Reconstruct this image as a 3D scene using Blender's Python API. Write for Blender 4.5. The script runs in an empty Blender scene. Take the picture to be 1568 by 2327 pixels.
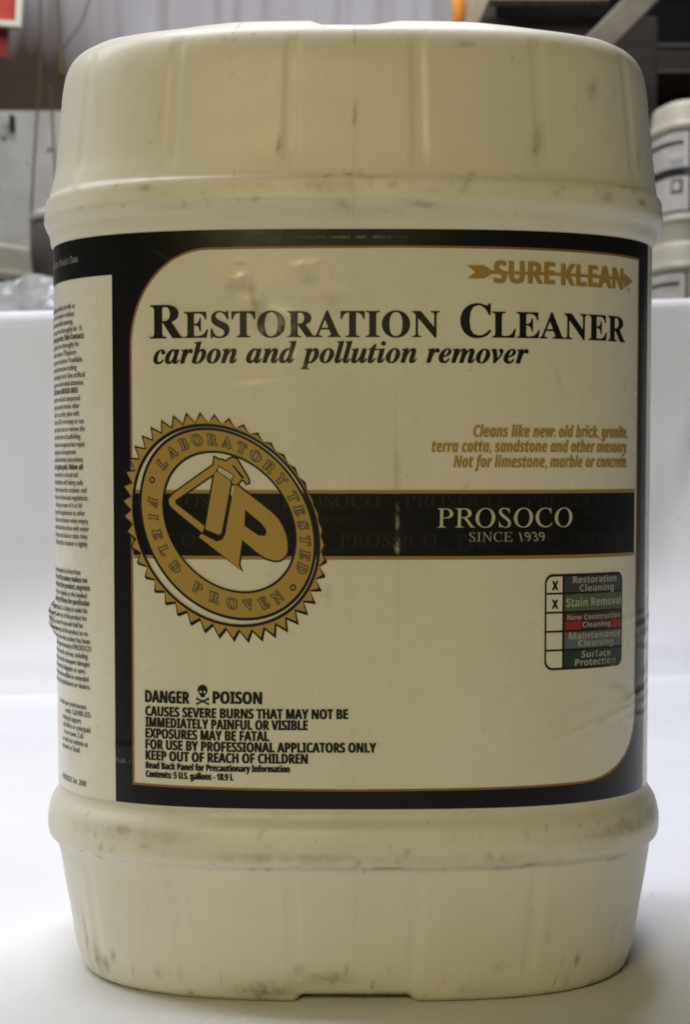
import bpy, bmesh, math, random
from mathutils import Vector, noise

random.seed(7)
scene = bpy.context.scene
col = scene.collection
R = math.radians
ZS = 0.0062            # label heights are measured from 6.2 mm above the cloth

# ------------------------------------------------------------------ camera
cd = bpy.data.cameras.new('camera')
cd.sensor_fit = 'VERTICAL'; cd.sensor_height = 24.0; cd.sensor_width = 16.2
cd.lens = 24.0 * 3944.0 / 2327.0
cd.clip_start = 0.02; cd.clip_end = 60
cam = bpy.data.objects.new('camera', cd); col.objects.link(cam)
cam.location = (-.003, -.808, .2150 + ZS)
cam.rotation_euler = (R(90 - 1.45), 0, 0)
cd.dof.use_dof = True; cd.dof.focus_distance = .712; cd.dof.aperture_fstop = 15.0
scene.camera = cam

# ------------------------------------------------------------------ world, lamps, exposure
w = bpy.data.worlds.new('World'); scene.world = w; w.use_nodes = True
bg = w.node_tree.nodes['Background']
bg.inputs[0].default_value = (.80, .84, 1.0, 1); bg.inputs[1].default_value = .016

def area(name, loc, target, sx, sy, power, color):
    d = bpy.data.lights.new(name, 'AREA'); d.shape = 'RECTANGLE'; d.size = sx; d.size_y = sy
    d.energy = power; d.color = color
    o = bpy.data.objects.new(name, d); col.objects.link(o); o.location = loc
    o.rotation_euler = (Vector(target) - Vector(loc)).to_track_quat('-Z', 'Y').to_euler()
    return o
area('ceiling_tube_light', (-.30, .64, 2.35), (0, .25, 0), 2.0, .36, 55, (.89, .905, 1.0))
area('ceiling_tube_light', (-1.55, .42, 1.75), (0, .1, .1), .5, .9, 15, (.88, .92, 1.0))
area('ceiling_tube_light', (-.3, 3.6, 2.7), (-.3, 4.6, .7), 2.8, .5, 74, (.95, .95, 1.0))
area('warm_room_light', (-.42, -1.9, 1.0), (0, 0, .2), .55, .35, 12.4, (1.0, .86, .42))
scene.view_settings.view_transform = 'Standard'
scene.view_settings.look = 'None'
scene.view_settings.exposure = 0
scene.view_settings.gamma = 1
scene.view_settings.use_curve_mapping = False
scene.cycles.use_denoising = True
scene.cycles.max_bounces = 8
scene.cycles.filter_width = 1.9
scene.render.film_transparent = False

# ------------------------------------------------------------------ materials
def mat(name, color, rough=.5, spec=.5, coat=0, metal=0):
    m = bpy.data.materials.new(name); m.use_nodes = True
    b = m.node_tree.nodes['Principled BSDF']
    b.inputs['Base Color'].default_value = (*color, 1)
    b.inputs['Roughness'].default_value = rough
    b.inputs['Specular IOR Level'].default_value = spec
    b.inputs['Coat Weight'].default_value = coat
    b.inputs['Coat Roughness'].default_value = .12
    b.inputs['Metallic'].default_value = metal
    return m
def N(m, t): return m.node_tree.nodes.new(t)
def L(m, a, b): m.node_tree.links.new(a, b)
def BS(m): return m.node_tree.nodes['Principled BSDF']

def math_node(m, op, a, b=None, clamp=False):
    n = N(m, 'ShaderNodeMath'); n.operation = op; n.use_clamp = clamp
    for i, x in enumerate((a, b)):
        if x is None: continue
        if isinstance(x, (int, float)): n.inputs[i].default_value = x
        else: L(m, x, n.inputs[i])
    return n.outputs[0]
def noise_node(m, scale, detail=4, rough=.55, vec=None, stretch=None):
    tc = N(m, 'ShaderNodeTexCoord'); src = tc.outputs['Object']
    if stretch:
        mp = N(m, 'ShaderNodeMapping'); mp.inputs['Scale'].default_value = stretch
        L(m, src, mp.inputs['Vector']); src = mp.outputs[0]
    n = N(m, 'ShaderNodeTexNoise'); n.inputs['Scale'].default_value = scale
    n.inputs['Detail'].default_value = detail; n.inputs['Roughness'].default_value = rough
    L(m, src, n.inputs['Vector'])
    return n.outputs['Fac']
def ramp(m, fac, stops):
    r = N(m, 'ShaderNodeValToRGB'); e = r.color_ramp.elements
    while len(e) < len(stops): e.new(.5)
    for el, (p, c) in zip(e, stops):
        el.position = p; el.color = (*c, 1) if len(c) == 3 else c
    L(m, fac, r.inputs[0]); return r.outputs[0]
def mix(m, fac, a, b, mode='MIX'):
    n = N(m, 'ShaderNodeMix'); n.data_type = 'RGBA'; n.blend_type = mode
    for i, x in ((0, fac), (6, a), (7, b)):
        if isinstance(x, (int, float)): n.inputs[i].default_value = x
        elif isinstance(x, tuple): n.inputs[i].default_value = (*x, 1)
        else: L(m, x, n.inputs[i])
    return n.outputs[2]
def bump(m, h, strength, dist, prev=None):
    b = N(m, 'ShaderNodeBump'); b.inputs['Strength'].default_value = strength
    b.inputs['Distance'].default_value = dist; L(m, h, b.inputs['Height'])
    if prev is not None: L(m, prev, b.inputs['Normal'])
    return b.outputs[0]

def grimy(name, base, tint, rough, spec, coat=0):
    """aged surface: soft blotches, fine specks and the stains stored in the mesh's grime attribute"""
    m = mat(name, base, rough, spec, coat)
    n1 = noise_node(m, 9, 5)
    c = mix(m, ramp(m, n1, [(.35, (0, 0, 0)), (.75, (1, 1, 1))]), base, tint)
    c = mix(m, math_node(m, 'MULTIPLY', ramp(m, noise_node(m, 130, 4, .65), [(.32, (0, 0, 0)), (.74, (1, 1, 1))]), .30), c, (base[0] * .97, base[1] * .935, base[2] * .90))
    c = mix(m, math_node(m, 'MULTIPLY', ramp(m, noise_node(m, 90, 4, .65, stretch=(1, 1, 1.3)), [(.34, (0, 0, 0)), (.76, (1, 1, 1))]), .30), c, (base[0] * .93, base[1] * .955, base[2] * .90))
    at = N(m, 'ShaderNodeAttribute'); at.attribute_name = 'grime'
    n2 = ramp(m, noise_node(m, 330, 6, .75), [(.34, (0, 0, 0)), (.66, (1, 1, 1))])
    n3 = ramp(m, noise_node(m, 75, 5, .7, stretch=(1, 1, .55)), [(.30, (0, 0, 0)), (.72, (1, 1, 1))])
    br = math_node(m, 'MULTIPLY', math_node(m, 'MULTIPLY', at.outputs['Fac'], 1.75), math_node(m, 'ADD', math_node(m, 'MULTIPLY', n2, .60), .30), True)
    br = math_node(m, 'MULTIPLY', br, math_node(m, 'ADD', math_node(m, 'MULTIPLY', n3, .75), .30), True)
    c = mix(m, math_node(m, 'MULTIPLY', br, .82), c, (.205, .145, .065))
    sc_ = ramp(m, noise_node(m, 30, 6, .75, stretch=(1, 1, .25)), [(.40, (0, 0, 0)), (.90, (1, 1, 1))])
    c = mix(m, math_node(m, 'MULTIPLY', sc_, .16), c, (.34, .26, .13))
    sp = noise_node(m, 420, 2, .5)
    c = mix(m, math_node(m, 'MULTIPLY', ramp(m, sp, [(.72, (0, 0, 0)), (.79, (1, 1, 1))]), .30), c, (.16, .12, .07))
    L(m, c, BS(m).inputs['Base Color'])
    nb = bump(m, noise_node(m, 55, 3), .12, .002)
    nb = bump(m, noise_node(m, 700, 3), .10, .0004, nb)
    L(m, nb, BS(m).inputs['Normal'])
    rr = math_node(m, 'ADD', math_node(m, 'MULTIPLY', noise_node(m, 40, 4), .22), rough - .11)
    L(m, rr, BS(m).inputs['Roughness'])
    return m

M = {}
M['plastic'] = grimy('aged_white_plastic', (.790, .765, .670), (.745, .705, .585), .42, .45)
M['paper'] = grimy('label_film', (.780, .750, .640), (.750, .715, .590), .27, .5)
def ink(name, c, rough=.30, spec=.45, wear=.0):
    m = mat(name, c, rough, spec)
    if wear:
        f = ramp(m, noise_node(m, 120, 5, .7), [(.60, (0, 0, 0)), (.80, (1, 1, 1))])
        L(m, mix(m, math_node(m, 'MULTIPLY', f, wear), c, (.30, .27, .20)), BS(m).inputs['Base Color'])
    L(m, bump(m, noise_node(m, 55, 3), .12, .002), BS(m).inputs['Normal'])
    return m
M['black'] = ink('black_print', (.0095, .009, .0085), .30, .32, .04)
M['text'] = ink('black_lettering', (.011, .010, .010), .4, .35, .10)
M['side'] = ink('small_print', (.060, .054, .046), .45, .3)
M['ghost'] = ink('ghost_print', (.0170, .0165, .0150), .36, .40)
M['gold'] = ink('gold_print', (.440, .285, .070), .34, .45, .05)
M['goldpale'] = ink('pale_gold_print', (.330, .240, .100), .4, .4)
M['rust'] = ink('brown_hairline', (.270, .130, .055), .4, .4)
M['goldline'] = ink('gold_hairline', (.330, .210, .065), .4, .4)
M['tan'] = ink('tan_lettering', (.400, .260, .068), .4, .4, .10)
M['brand'] = ink('brown_gold_lettering', (.380, .230, .058), .4, .4, .05)
M['white'] = ink('cream_lettering', (.52, .49, .36), .4, .4)
M['dim'] = ink('dim_cream_lettering', (.33, .315, .24), .4, .4)
M['pale'] = ink('grey_lettering', (.42, .42, .37), .4, .4, .3)
M['slate'] = ink('slate_print', (.050, .060, .075), .36, .4, .1)
M['green'] = ink('green_print', (.100, .130, .070), .36, .4, .1)
M['red'] = ink('red_print', (.330, .028, .020), .36, .4, .1)
M['darkred'] = ink('dark_red_print', (.085, .022, .020), .36, .4, .1)
M['grey'] = ink('grey_print', (.125, .140, .138), .36, .4, .1)
M['darkgreen'] = ink('dark_green_print', (.028, .046, .034), .36, .4, .1)

def scuff_glare(m, marks, color):
    """scraped places where the ink is worn through, plus painted glare on folds: x, z, half sizes in metres, strength"""
    b = BS(m).inputs['Base Color']; lk = b.links[0].from_socket if b.links else tuple(b.default_value)[:3]
    tc_ = N(m, 'ShaderNodeTexCoord'); tot = None
    for (x, z, sx_, sz_, k) in marks:
        mp = N(m, 'ShaderNodeMapping'); mp.vector_type = 'TEXTURE'
        mp.inputs['Location'].default_value = (x, 0, z); mp.inputs['Scale'].default_value = (sx_, 1000, sz_)
        L(m, tc_.outputs['Object'], mp.inputs['Vector'])
        ln = N(m, 'ShaderNodeVectorMath'); ln.operation = 'LENGTH'; L(m, mp.outputs[0], ln.inputs[0])
        f = math_node(m, 'MULTIPLY', math_node(m, 'SUBTRACT', 1.0, ln.outputs['Value'], True), k)
        tot = f if tot is None else math_node(m, 'ADD', tot, f)
    n_ = ramp(m, noise_node(m, 420, 4, .7, stretch=(1, 1, .5)), [(.42, (0, 0, 0)), (.58, (1, 1, 1))])
    L(m, mix(m, math_node(m, 'MULTIPLY', tot, n_, True), lk, color), b)
scuff_glare(M['text'], [(-.0290, .2785, .0075, .0075, 1.5), (-.0225, .2625, .0042, .0055, 2.2), (-.036, .277, .004, .004, .8), (.110, .138, .008, .006, .6)], (.26, .23, .17))
scuff_glare(M['black'], [(.0182, .199, .0011, .012, .9), (.0182, .190, .0018, .0045, 1.5), (-.1, .100, .010, .0014, 1.3), (-.085, .101, .006, .0012, 1.0), (.126, .151, .006, .0012, 1.2), (.128, .118, .006, .0022, .9), (-.118, .292, .012, .0012, .5), (.002, .314, .03, .0008, .5)], (.33, .31, .25))  # scrape down the band is wear; streaks on the right bar paint fold glare
scuff_glare(M['pale'], [(.112, .139, .012, .006, 1.4), (.113, .157, .006, .003, 1.0), (.105, .146, .010, .004, 1.2), (.098, .172, .010, .003, .8)], (.08, .085, .08))

# ------------------------------------------------------------------ tagging and mesh helpers
def tag(o, label=None, cat=None, group=None, kind=None):
    for k, v in (('label', label), ('category', cat), ('group', group), ('kind', kind)):
        if v: o[k] = v
    return o
def empty(name, loc=(0, 0, 0), rz=0):
    o = bpy.data.objects.new(name, None); col.objects.link(o)
    o.location = loc; o.rotation_euler = (0, 0, rz); o.empty_display_size = .05
    return o
def link_bm(name, bm, mats, parent=None, smooth=True):
    me = bpy.data.meshes.new(name); bm.to_mesh(me); bm.free()
    for m in (mats if isinstance(mats, (list, tuple)) else [mats]): me.materials.append(m)
    if smooth:
        for p in me.polygons: p.use_smooth = True
    o = bpy.data.objects.new(name, me); col.objects.link(o)
    if parent: o.parent = parent
    return o
def add_box(bm, c, s, rot=None, mi=0, bevel=0):
    r = bmesh.ops.create_cube(bm, size=1)
    vs = r['verts']
    for v in vs: v.co = Vector((v.co.x * s[0], v.co.y * s[1], v.co.z * s[2]))
    if bevel:
        es = list({e for v in vs for e in v.link_edges})
        rb = bmesh.ops.bevel(bm, geom=es, offset=bevel, segments=2, affect='EDGES', profile=.6)
        vs = list({v for f in rb['faces'] for v in f.verts} | {v for v in vs if v.is_valid})
        vs = list({v for v0 in vs for e in v0.link_edges for v in e.verts} | set(vs))
    for v in vs:
        if rot: v.co = rot @ v.co
        v.co += Vector(c)
    for f in {f for v in vs for f in v.link_faces}: f.material_index = mi
def add_tube(bm, pts, r, seg=8, mi=0):
    rings = []
    for i, p in enumerate(pts):
        p = Vector(p); a = Vector(pts[max(0, i - 1)]); b = Vector(pts[min(len(pts) - 1, i + 1)])
        t = (b - a).normalized(); x = t.cross(Vector((.3, .9, .1))).normalized(); y = t.cross(x)
        rr = r[i] if isinstance(r, (list, tuple)) else r
        rings.append([bm.verts.new(p + (x * math.cos(2 * math.pi * k / seg) + y * math.sin(2 * math.pi * k / seg)) * rr) for k in range(seg)])
    for A_, B_ in zip(rings, rings[1:]):
        for k in range(seg):
            f = bm.faces.new((A_[k], A_[(k + 1) % seg], B_[(k + 1) % seg], B_[k])); f.material_index = mi
    bm.faces.new(rings[0][::-1]).material_index = mi; bm.faces.new(rings[-1]).material_index = mi

# ------------------------------------------------------------------ the pail's cross-section
PA, PB, PN = .1343, .108, 3.0
def shape(t):            # t in radians, 0 at the front centre, positive to the right
    s, c = math.sin(t), math.cos(t)
    return (math.copysign(abs(s) ** (2 / PN), s), -math.copysign(abs(c) ** (2 / PN), c))
NT = 16000
_t = [2 * math.pi * (i / NT - .5) for i in range(NT + 1)]
_p = [shape(t) for t in _t]
_s = [0.0]
for i in range(NT):
    _s.append(_s[-1] + math.hypot((_p[i + 1][0] - _p[i][0]) * PA, (_p[i + 1][1] - _p[i][1]) * PB))
PERIM = _s[-1]
import bisect as _bi
def unit(u):             # u = arc length in metres from the front centre
    s = (u + PERIM / 2) % PERIM
    i = min(max(_bi.bisect_right(_s, s) - 1, 0), NT - 1)
    f = (s - _s[i]) / max(_s[i + 1] - _s[i], 1e-12)
    a, b = _p[i], _p[i + 1]
    return a[0] + (b[0] - a[0]) * f, a[1] + (b[1] - a[1]) * f
def prof(z): return -.0012 * (1 - (z - .08) / .24)
def g(x, s): return math.exp(-(x / s) ** 2)
def film(u, v):
    """creases and lifted folds of the label film, mm in, metres out"""
    d = 0
    d += 3.1 * math.exp(-((v - 149) / 6.8) ** 4) * g(u + 176, 24) * (1 + .35 * math.sin(v * 1.9 + u * .3))
    d -= .35 * g(v - 139.5, 1.5) * g(u + 160, 22)
    for (u0, v0, su, sv, h, sl) in ((150, 149, 16, 1.3, .75, .10), (150, 144, 9, 2.4, .95, .0), (136, 152, 20, .8, .35, .12),
                                    (148, 137, 12, 1.1, .5, -.1), (151, 127, 8, 1.6, .7, .1), (140, 119, 20, 1.2, .7, .16),
                                    (146, 114.5, 18, 1.0, .55, .10), (120, 112, 26, 1.0, .45, .20), (140, 109, 14, 1.2, .6, .0),
                                    (100, 108, 20, .9, .28, .25), (-120, 103, 26, 1.0, .35, -.22), (-95, 100, 16, .9, .3, -.1),
                                    (-47, 291, 3.2, 1.3, .62, .3), (-20, 296.5, 4.2, 1.0, .50, .1), (-15, 297, 2, .8, .3, .2), (-33, 283, 13, 3.2, -.55, -.3), (-38, 284, 3, 4, .6, .2),
                                    (-8, 284, 12, 1.6, .14, .15), (-30, 262, 4, 5.0, -.4, .2), (-24, 259, 2.4, 2.6, .5, 0),
                                    (-40, 248, 10, 1.6, .35, .1), (-78, 300, 20, 1.0, .25, -.55), (-112, 292, 14, .8, .25, -.6)):
        d += .75 * h * g(u - u0, su) * g(v - v0 - sl * (u - u0), sv)
    return d * 1e-3
def S(u, v, off):
    """point on the label zone: u, v, off in mm"""
    um = u * 1e-3; z = v * 1e-3
    o = prof(z)
    x, y = unit(um); xa, ya = unit(um - 2e-4); xb, yb = unit(um + 2e-4)
    tx, ty = (xb - xa) * PA, (yb - ya) * PB
    l = math.hypot(tx, ty); nx, ny = ty / l, -tx / l
    k = off * 1e-3 + film(u, v)
    return Vector((.0004 + x * (PA + o) + nx * k, y * (PB + o) + ny * k, z + ZS))

# ------------------------------------------------------------------ the cloth the pail stands on
M['cloth'] = mat('white_cotton', (.80, .80, .81), .85, .15)
_m = M['cloth']
tc = N(_m, 'ShaderNodeTexCoord')
def wave(direction, sc):
    wv = N(_m, 'ShaderNodeTexWave'); wv.wave_type = 'BANDS'; wv.bands_direction = direction
    wv.inputs['Scale'].default_value = sc; wv.inputs['Distortion'].default_value = .6
    wv.inputs['Detail'].default_value = 1; wv.inputs['Detail Scale'].default_value = 3
    L(_m, tc.outputs['UV'], wv.inputs['Vector']); return wv.outputs['Fac']
weave = math_node(_m, 'ADD', wave('X', 210), wave('Y', 210))
nb = bump(_m, weave, .16, .0006)
nb = bump(_m, noise_node(_m, 14, 5, .6), .25, .006, nb)
L(_m, nb, BS(_m).inputs['Normal'])
cc = mix(_m, ramp(_m, noise_node(_m, 5, 5), [(.35, (0, 0, 0)), (.7, (1, 1, 1))]), (.80, .80, .81), (.76, .755, .755))
cc = mix(_m, math_node(_m, 'MULTIPLY', ramp(_m, noise_node(_m, 75, 2), [(.74, (0, 0, 0)), (.80, (1, 1, 1))]), .5), cc, (.22, .21, .22))
L(_m, cc, BS(_m).inputs['Base Color'])

bm = bmesh.new(); uvl = bm.loops.layers.uv.new('UVMap')
NX = 260
xs = [-1.7 + 3.4 * i / NX for i in range(NX + 1)]
def cloth_profile(x):
    yb = .945 + .29 * (x + .32); zt = .3805 + .046 * (x + .32)
    yb = max(.80, min(1.45, yb)); zt = max(.36, min(.44, zt))
    rb, rt = .120 + .06 * max(0, min(1, x + .35)), .011
    P = []
    y = -1.6
    while y < yb - rb: P.append((y, 0.0)); y += .014
    for k in range(13):
        a = math.pi / 2 * k / 12; P.append((yb - rb + rb * math.sin(a), rb - rb * math.cos(a)))
    for k in range(1, 25): P.append((yb, rb + (zt - rt - rb) * k / 24))
    for k in range(1, 9):
        a = math.pi / 2 * k / 8; P.append((yb + rt - rt * math.cos(a), zt - rt + rt * math.sin(a)))
    for k in range(1, 12): P.append((yb + rt + .055 * k, zt))
    for k in range(1, 6): P.append((yb + rt + .62, zt - (zt + .06) * k / 5))
    return P
NP = 0
base_rows = cloth_profile(0)
NFLAT = int(( .80 - .15 + 1.6) / .014)
def resample(P, n):
    s = [0]
    for a, b in zip(P, P[1:]): s.append(s[-1] + math.hypot(b[0] - a[0], b[1] - a[1]))
    return s
grid = []
for x in xs:
    P = cloth_profile(x)
    k = next(i for i, p in enumerate(P) if p[1] > 0) - 1      # first row of the bend
    flat_n = 170
    y0 = -.29
    flat = [(y0 - .03, -.066), (y0 - .026, -.05), (y0 - .024, -.035), (y0 - .022, -.022), (y0 - .018, -.010), (y0 - .010, -.003)] + [(y0 + (P[k][0] - y0) * (j / flat_n), 0.0) for j in range(flat_n)]
    P = flat + P[k:]
    s = resample(P, 0)
    rowv = []
    for j, (y, z) in enumerate(P):
        n = noise.noise(Vector((x * 2.1, y * 2.4, 3.3))) * .0036 + noise.noise(Vector((x * 7, y * 6, z * 7 + 9))) * .0014
        if z < -.001: co = (x, y + .004 * math.sin(x * 13), z)
        elif z < .02:
            r = math.hypot(x - .0, (y + 0.0))
            near = 1 if r > .20 else max(0, (r - .165) / .035)
            dz = n * near
            # low creases that run round the pail's right front corner
            for (c0, h, wd) in ((.187, .0015, .0035), (.205, .0022, .005), (.228, .0026, .006), (.262, .0022, .008)):
                rr = math.hypot(x + .05, (y + .02) * 1.25) - .0
                dz += h * math.exp(-((rr - c0 + .006 * math.sin(x * 40)) / wd) ** 2) * max(0, min(1, (x - .02) / .05)) * max(0, min(1, (-.01 - y) / .05)) * near
            co = (x, y, dz)
        else:
            f = min(1, (z - .02) / .08)
            fold = .008 * math.sin(x * 11 + 1.2) * f + .017 * noise.noise(Vector((x * 4, 0, z * 3))) * f
            # a pinch crease on the right-hand side of the hanging part
            q = (x - .405) - .28 * (z - .24)
            fold -= .011 * math.exp(-(q / .014) ** 2) * math.exp(-((z - .27) / .075) ** 2)
            fold -= .006 * math.exp(-((x - .36) / .02) ** 2) * math.exp(-((z - .16) / .05) ** 2)
            top = max(0, min(1, (z - .30) / .06))
            co = (x, y - fold * (1 - .5 * top), z + .0035 * noise.noise(Vector((x * 3, 5, 1))) * top)
        rowv.append((bm.verts.new(co), (x, s[j])))
    grid.append(rowv)
n = min(len(r) for r in grid)
for a, b in zip(grid, grid[1:]):
    for j in range(n - 1):
        q = (a[j], b[j], b[j + 1], a[j + 1])
        f = bm.faces.new([v for v, _ in q])
        for lp, (_, t) in zip(f.loops, q): lp[uvl].uv = t
cloth = link_bm('white_cloth', bm, M['cloth'])
tag(cloth, 'white cotton cloth spread under the big pail and hung up behind it', 'cloth')

# ------------------------------------------------------------------ the pail body
ST = [(-6.2, -28), (-6.2, -17.4), (-6.05, -15), (-5.6, -13), (-4.6, -11.2), (-3.1, -10.1), (-.9, -9.3), (4.9, -7.5), (9, -6.8), (13, -6.25), (21, -5.0), (31, -3.25), (41, -1.75), (46, -.95), (49, -.35),
      (50.2, -.1), (51.3, .1), (52.2, .7), (53.1, 1.9), (54.0, 2.9), (55.2, 3.45), (57.5, 3.75), (60.5, 3.8), (62.6, 3.7), (63.4, 3.45), (66, 3.0), (68.3, 2.35), (70, 1.4), (71.5, .3), (73, -.6), (75, -1.2)]
ST += [(77 + 234 * k / 40, 1000 * prof((77 + 234 * k / 40) / 1000)) for k in range(41)]
ST += [(311.8, .5), (312.8, 1.1), (314, 1.5), (316.4, 1.95), (317.6, 2.25), (318.5, 2.75), (320.5, 3.75), (321.8, 4.25), (322.8, 4.45), (323.8, 4.45), (326, 4.2), (328.5, 4.05), (330.4, 3.9), (331.4, 3.5), (332, 2.9),
       (332.6, 2.35), (333.6, 2.0), (336, 1.6), (340, .8), (344, .2), (350, -.4), (357, -1.1), (364, -1.75), (371, -2.4), (378, -3.0), (381, -3.4), (384, -3.9), (386.5, -4.5), (388.8, -5.3), (390.8, -6.3), (392.5, -7.6), (394, -9.2), (395.1, -11), (395.9, -13), (396.4, -15), (396.7, -17), (396.8, -19), (396.8, -22), (396.5, -25), (395.8, -27), (394.5, -28.5), (393.5, -32), (393.5, -45)]
FL = [-122, -75.6, -26.4, 25.7, 76.6, 125]
hp = PERIM * 1000 / 2
FL += [(hp - f) if f > 0 else (-hp - f) for f in FL]
def sm(x, a, b): t = max(0, min(1, (x - a) / (b - a))); return t * t * (3 - 2 * t)
def flute(u): return sum(math.exp(-((u - f) / 3.0) ** 4) for f in FL)
def hump(u):
    return 1.8 * (sm(u, -92, -52) * (1 - sm(u, -22, -14)) + sm(u, 5, 22) * (1 - sm(u, 50, 95))) + 1.2 * (sm(abs(u), 100, 130))
NOTCH = lambda u: sm(u, -29.0, -24.0) * (1 - sm(u, 23.5, 29.0))
# stains: (u, v, size u, size v, strength, lean)
BODY_SPOTS = [(-14, 327.5, 9, 1.6, .9, 0), (-36, 327.5, 14, 1.8, .55, 0), (-58, 325, 5, 1.0, .7, 0), (27, 320.6, 6, 1.0, 1.2, -.12), (104, 326, 2.6, 2.4, .85, 0), (126, 326, 3.5, 1.6, .9, 0),
              (131, 346, 3.0, 4.5, .5, .4), (105, 369, 3.4, 4.5, .8, -1.1), (46, 386.8, 3.6, .9, .9, 0), (-10, 385.2, 7, .5, .9, .06), (-.4, 357, .9, 3.0, .8, 0), (75, 348, 3.0, 6, .6, .3),
              (-.3, 394.3, .4, 4, 1.1, 0), (-52.5, 394.5, .4, 4, 1.0, 0), (-31, 344, .9, 1.3, .9, 0), (-97, 380, 3, 2, .3, 0), (-.4, 388, .5, 4, .6, 0), (-.4, 345, .5, 25, .35, 0), (0, 331.6, 60, .7, .35, 0),
              (60, 330, 50, 1.2, .28, 0), (-70, 320, 12, 1, .4, 0), (20, 318, 80, 2.2, .22, 0),
              (-38, -.5, 16, 2.6, 1.1, 0), (-14, 5, 9, 3.0, .7, .2), (-30, 6, 10, 2, .35, 0), (-6, 4, 8, 2, .5, 0), (9, 1.5, 4, 1.5, .5, 0), (60, 0, 12, 1.5, .55, 0), (84, 25, 1.6, 4, .75, 0),
              (13, 53, 5, .35, 2.2, 0), (-95, 66, 3, 1.2, .8, 0), (-100, 58, 1.5, .8, .6, 0), (-90, 65, 30, 3, .55, 0), (117, 64, 26, 3.4, .75, .04), (97, 58, 6, 1.2, .5, 0), (143, 66, 9, 2.5, .7, 0),
              (-134, 12, 2.0, 10, .75, -.1), (-126, 5, 3, 7, .9, -.2), (-140, 22, 1.2, 9, .5, 0), (-112, 24, 6, 8, .16, 0), (-40, 57.5, 26, 2.2, .50, 0), (5, 57, 40, 2.4, .42, 0), (60, 56, 22, 2.0, .40, 0),
              (60, 52, 5, 1, .6, 0), (0, 52, 90, .8, .3, 0), (0, 74.5, 130, 1.4, .30, 0), (-150, 62, 6, 4, .4, 0), (0, -4.4, 200, 1.0, .5, 0), (-.4, 30, .5, 18, .25, 0)]
rs = random.Random(11)
for (n_, u0, u1, v0, v1, k0, k1) in ((46, -120, 140, 321, 333, .35, .9), (64, -130, 145, 51, 70, .3, .9), (54, -125, 120, -5, 10, .4, 1.2), (14, -110, 130, 336, 388, .2, .5), (12, -120, 130, 12, 48, .2, .5), (14, -60, 90, 388, 395, .3, .7)):
    for _ in range(n_):
        BODY_SPOTS.append((rs.uniform(u0, u1), rs.uniform(v0, v1), rs.choice((.5, .7, .9, 1.6, 3.2)), rs.choice((.4, .6, .8, 1.2)), rs.uniform(k0, k1), rs.uniform(-.25, .25)))
def spots(u, v, lst):
    s = 0
    for (a, b, su, sv, k, le) in lst:
        du = u - a
        if abs(du) > 3 * su + 6 * abs(le): continue
        dv = v - b
        if abs(dv) > 4 * sv + abs(le) * 3 * su: continue
        du2 = du - (0 if abs(le) < .3 else le * dv); dv2 = dv - (le * du if abs(le) < .3 else 0)
        s += k * math.exp(-(du2 / su) ** 2 - (dv2 / sv) ** 2)
    return s
root = empty('plastic_pail')
tag(root, 'large cream plastic pail with a black bordered label, standing on the white cloth in front', 'pail')
bm = bmesh.new(); gl = bm.verts.layers.float.new('grime')
NR = 1000
us = [PERIM * 1000 * (i / NR - .5) for i in range(NR)]
un = [unit(u * 1e-3) for u in us]
flu = [flute(u) for u in us]; hum = [hump(u) for u in us]; notch = [NOTCH(u) for u in us]
rings = []
for (z, o) in ST:
    ring = []; dx = 1e-3 * (.4 + .9 * (sm(z, 335, 345) + 1 - sm(z, 45, 52)) + .35 * (sm(z, 312, 318) * (1 - sm(z, 335, 345)) + sm(z, 45, 52) * (1 - sm(z, 72, 77))))
    mlo = sm(z, 2, 9) * (1 - sm(z, 46, 51)); mhi = sm(z, 334, 341) * (1 - sm(z, 386, 391))
    for i in range(NR):
        oo = o - .46 * flu[i] * (mlo + mhi)
        zz = z
        if z < 9: zz = z + notch[i] * 3.0 * (1 - sm(z, -6.2, 9))
        if z > 394.8 and o < -10: zz = z + hum[i] * sm(-o, 10.5, 17) * (1 - sm(-o, 26, 30))
        v = bm.verts.new((dx + un[i][0] * (PA + oo * 1e-3), un[i][1] * (PB + oo * 1e-3), zz * 1e-3 + ZS))
        if abs(us[i]) < 210: v[gl] = min(2, spots(us[i], z, BODY_SPOTS))
        ring.append(v)
    rings.append(ring)
for a, b in zip(rings, rings[1:]):
    for i in range(NR):
        bm.faces.new((a[i], a[(i + 1) % NR], b[(i + 1) % NR], b[i]))
bm.faces.new(rings[0][::-1]); bm.faces.new(rings[-1])
link_bm('body', bm, M['plastic'], root)

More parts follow.
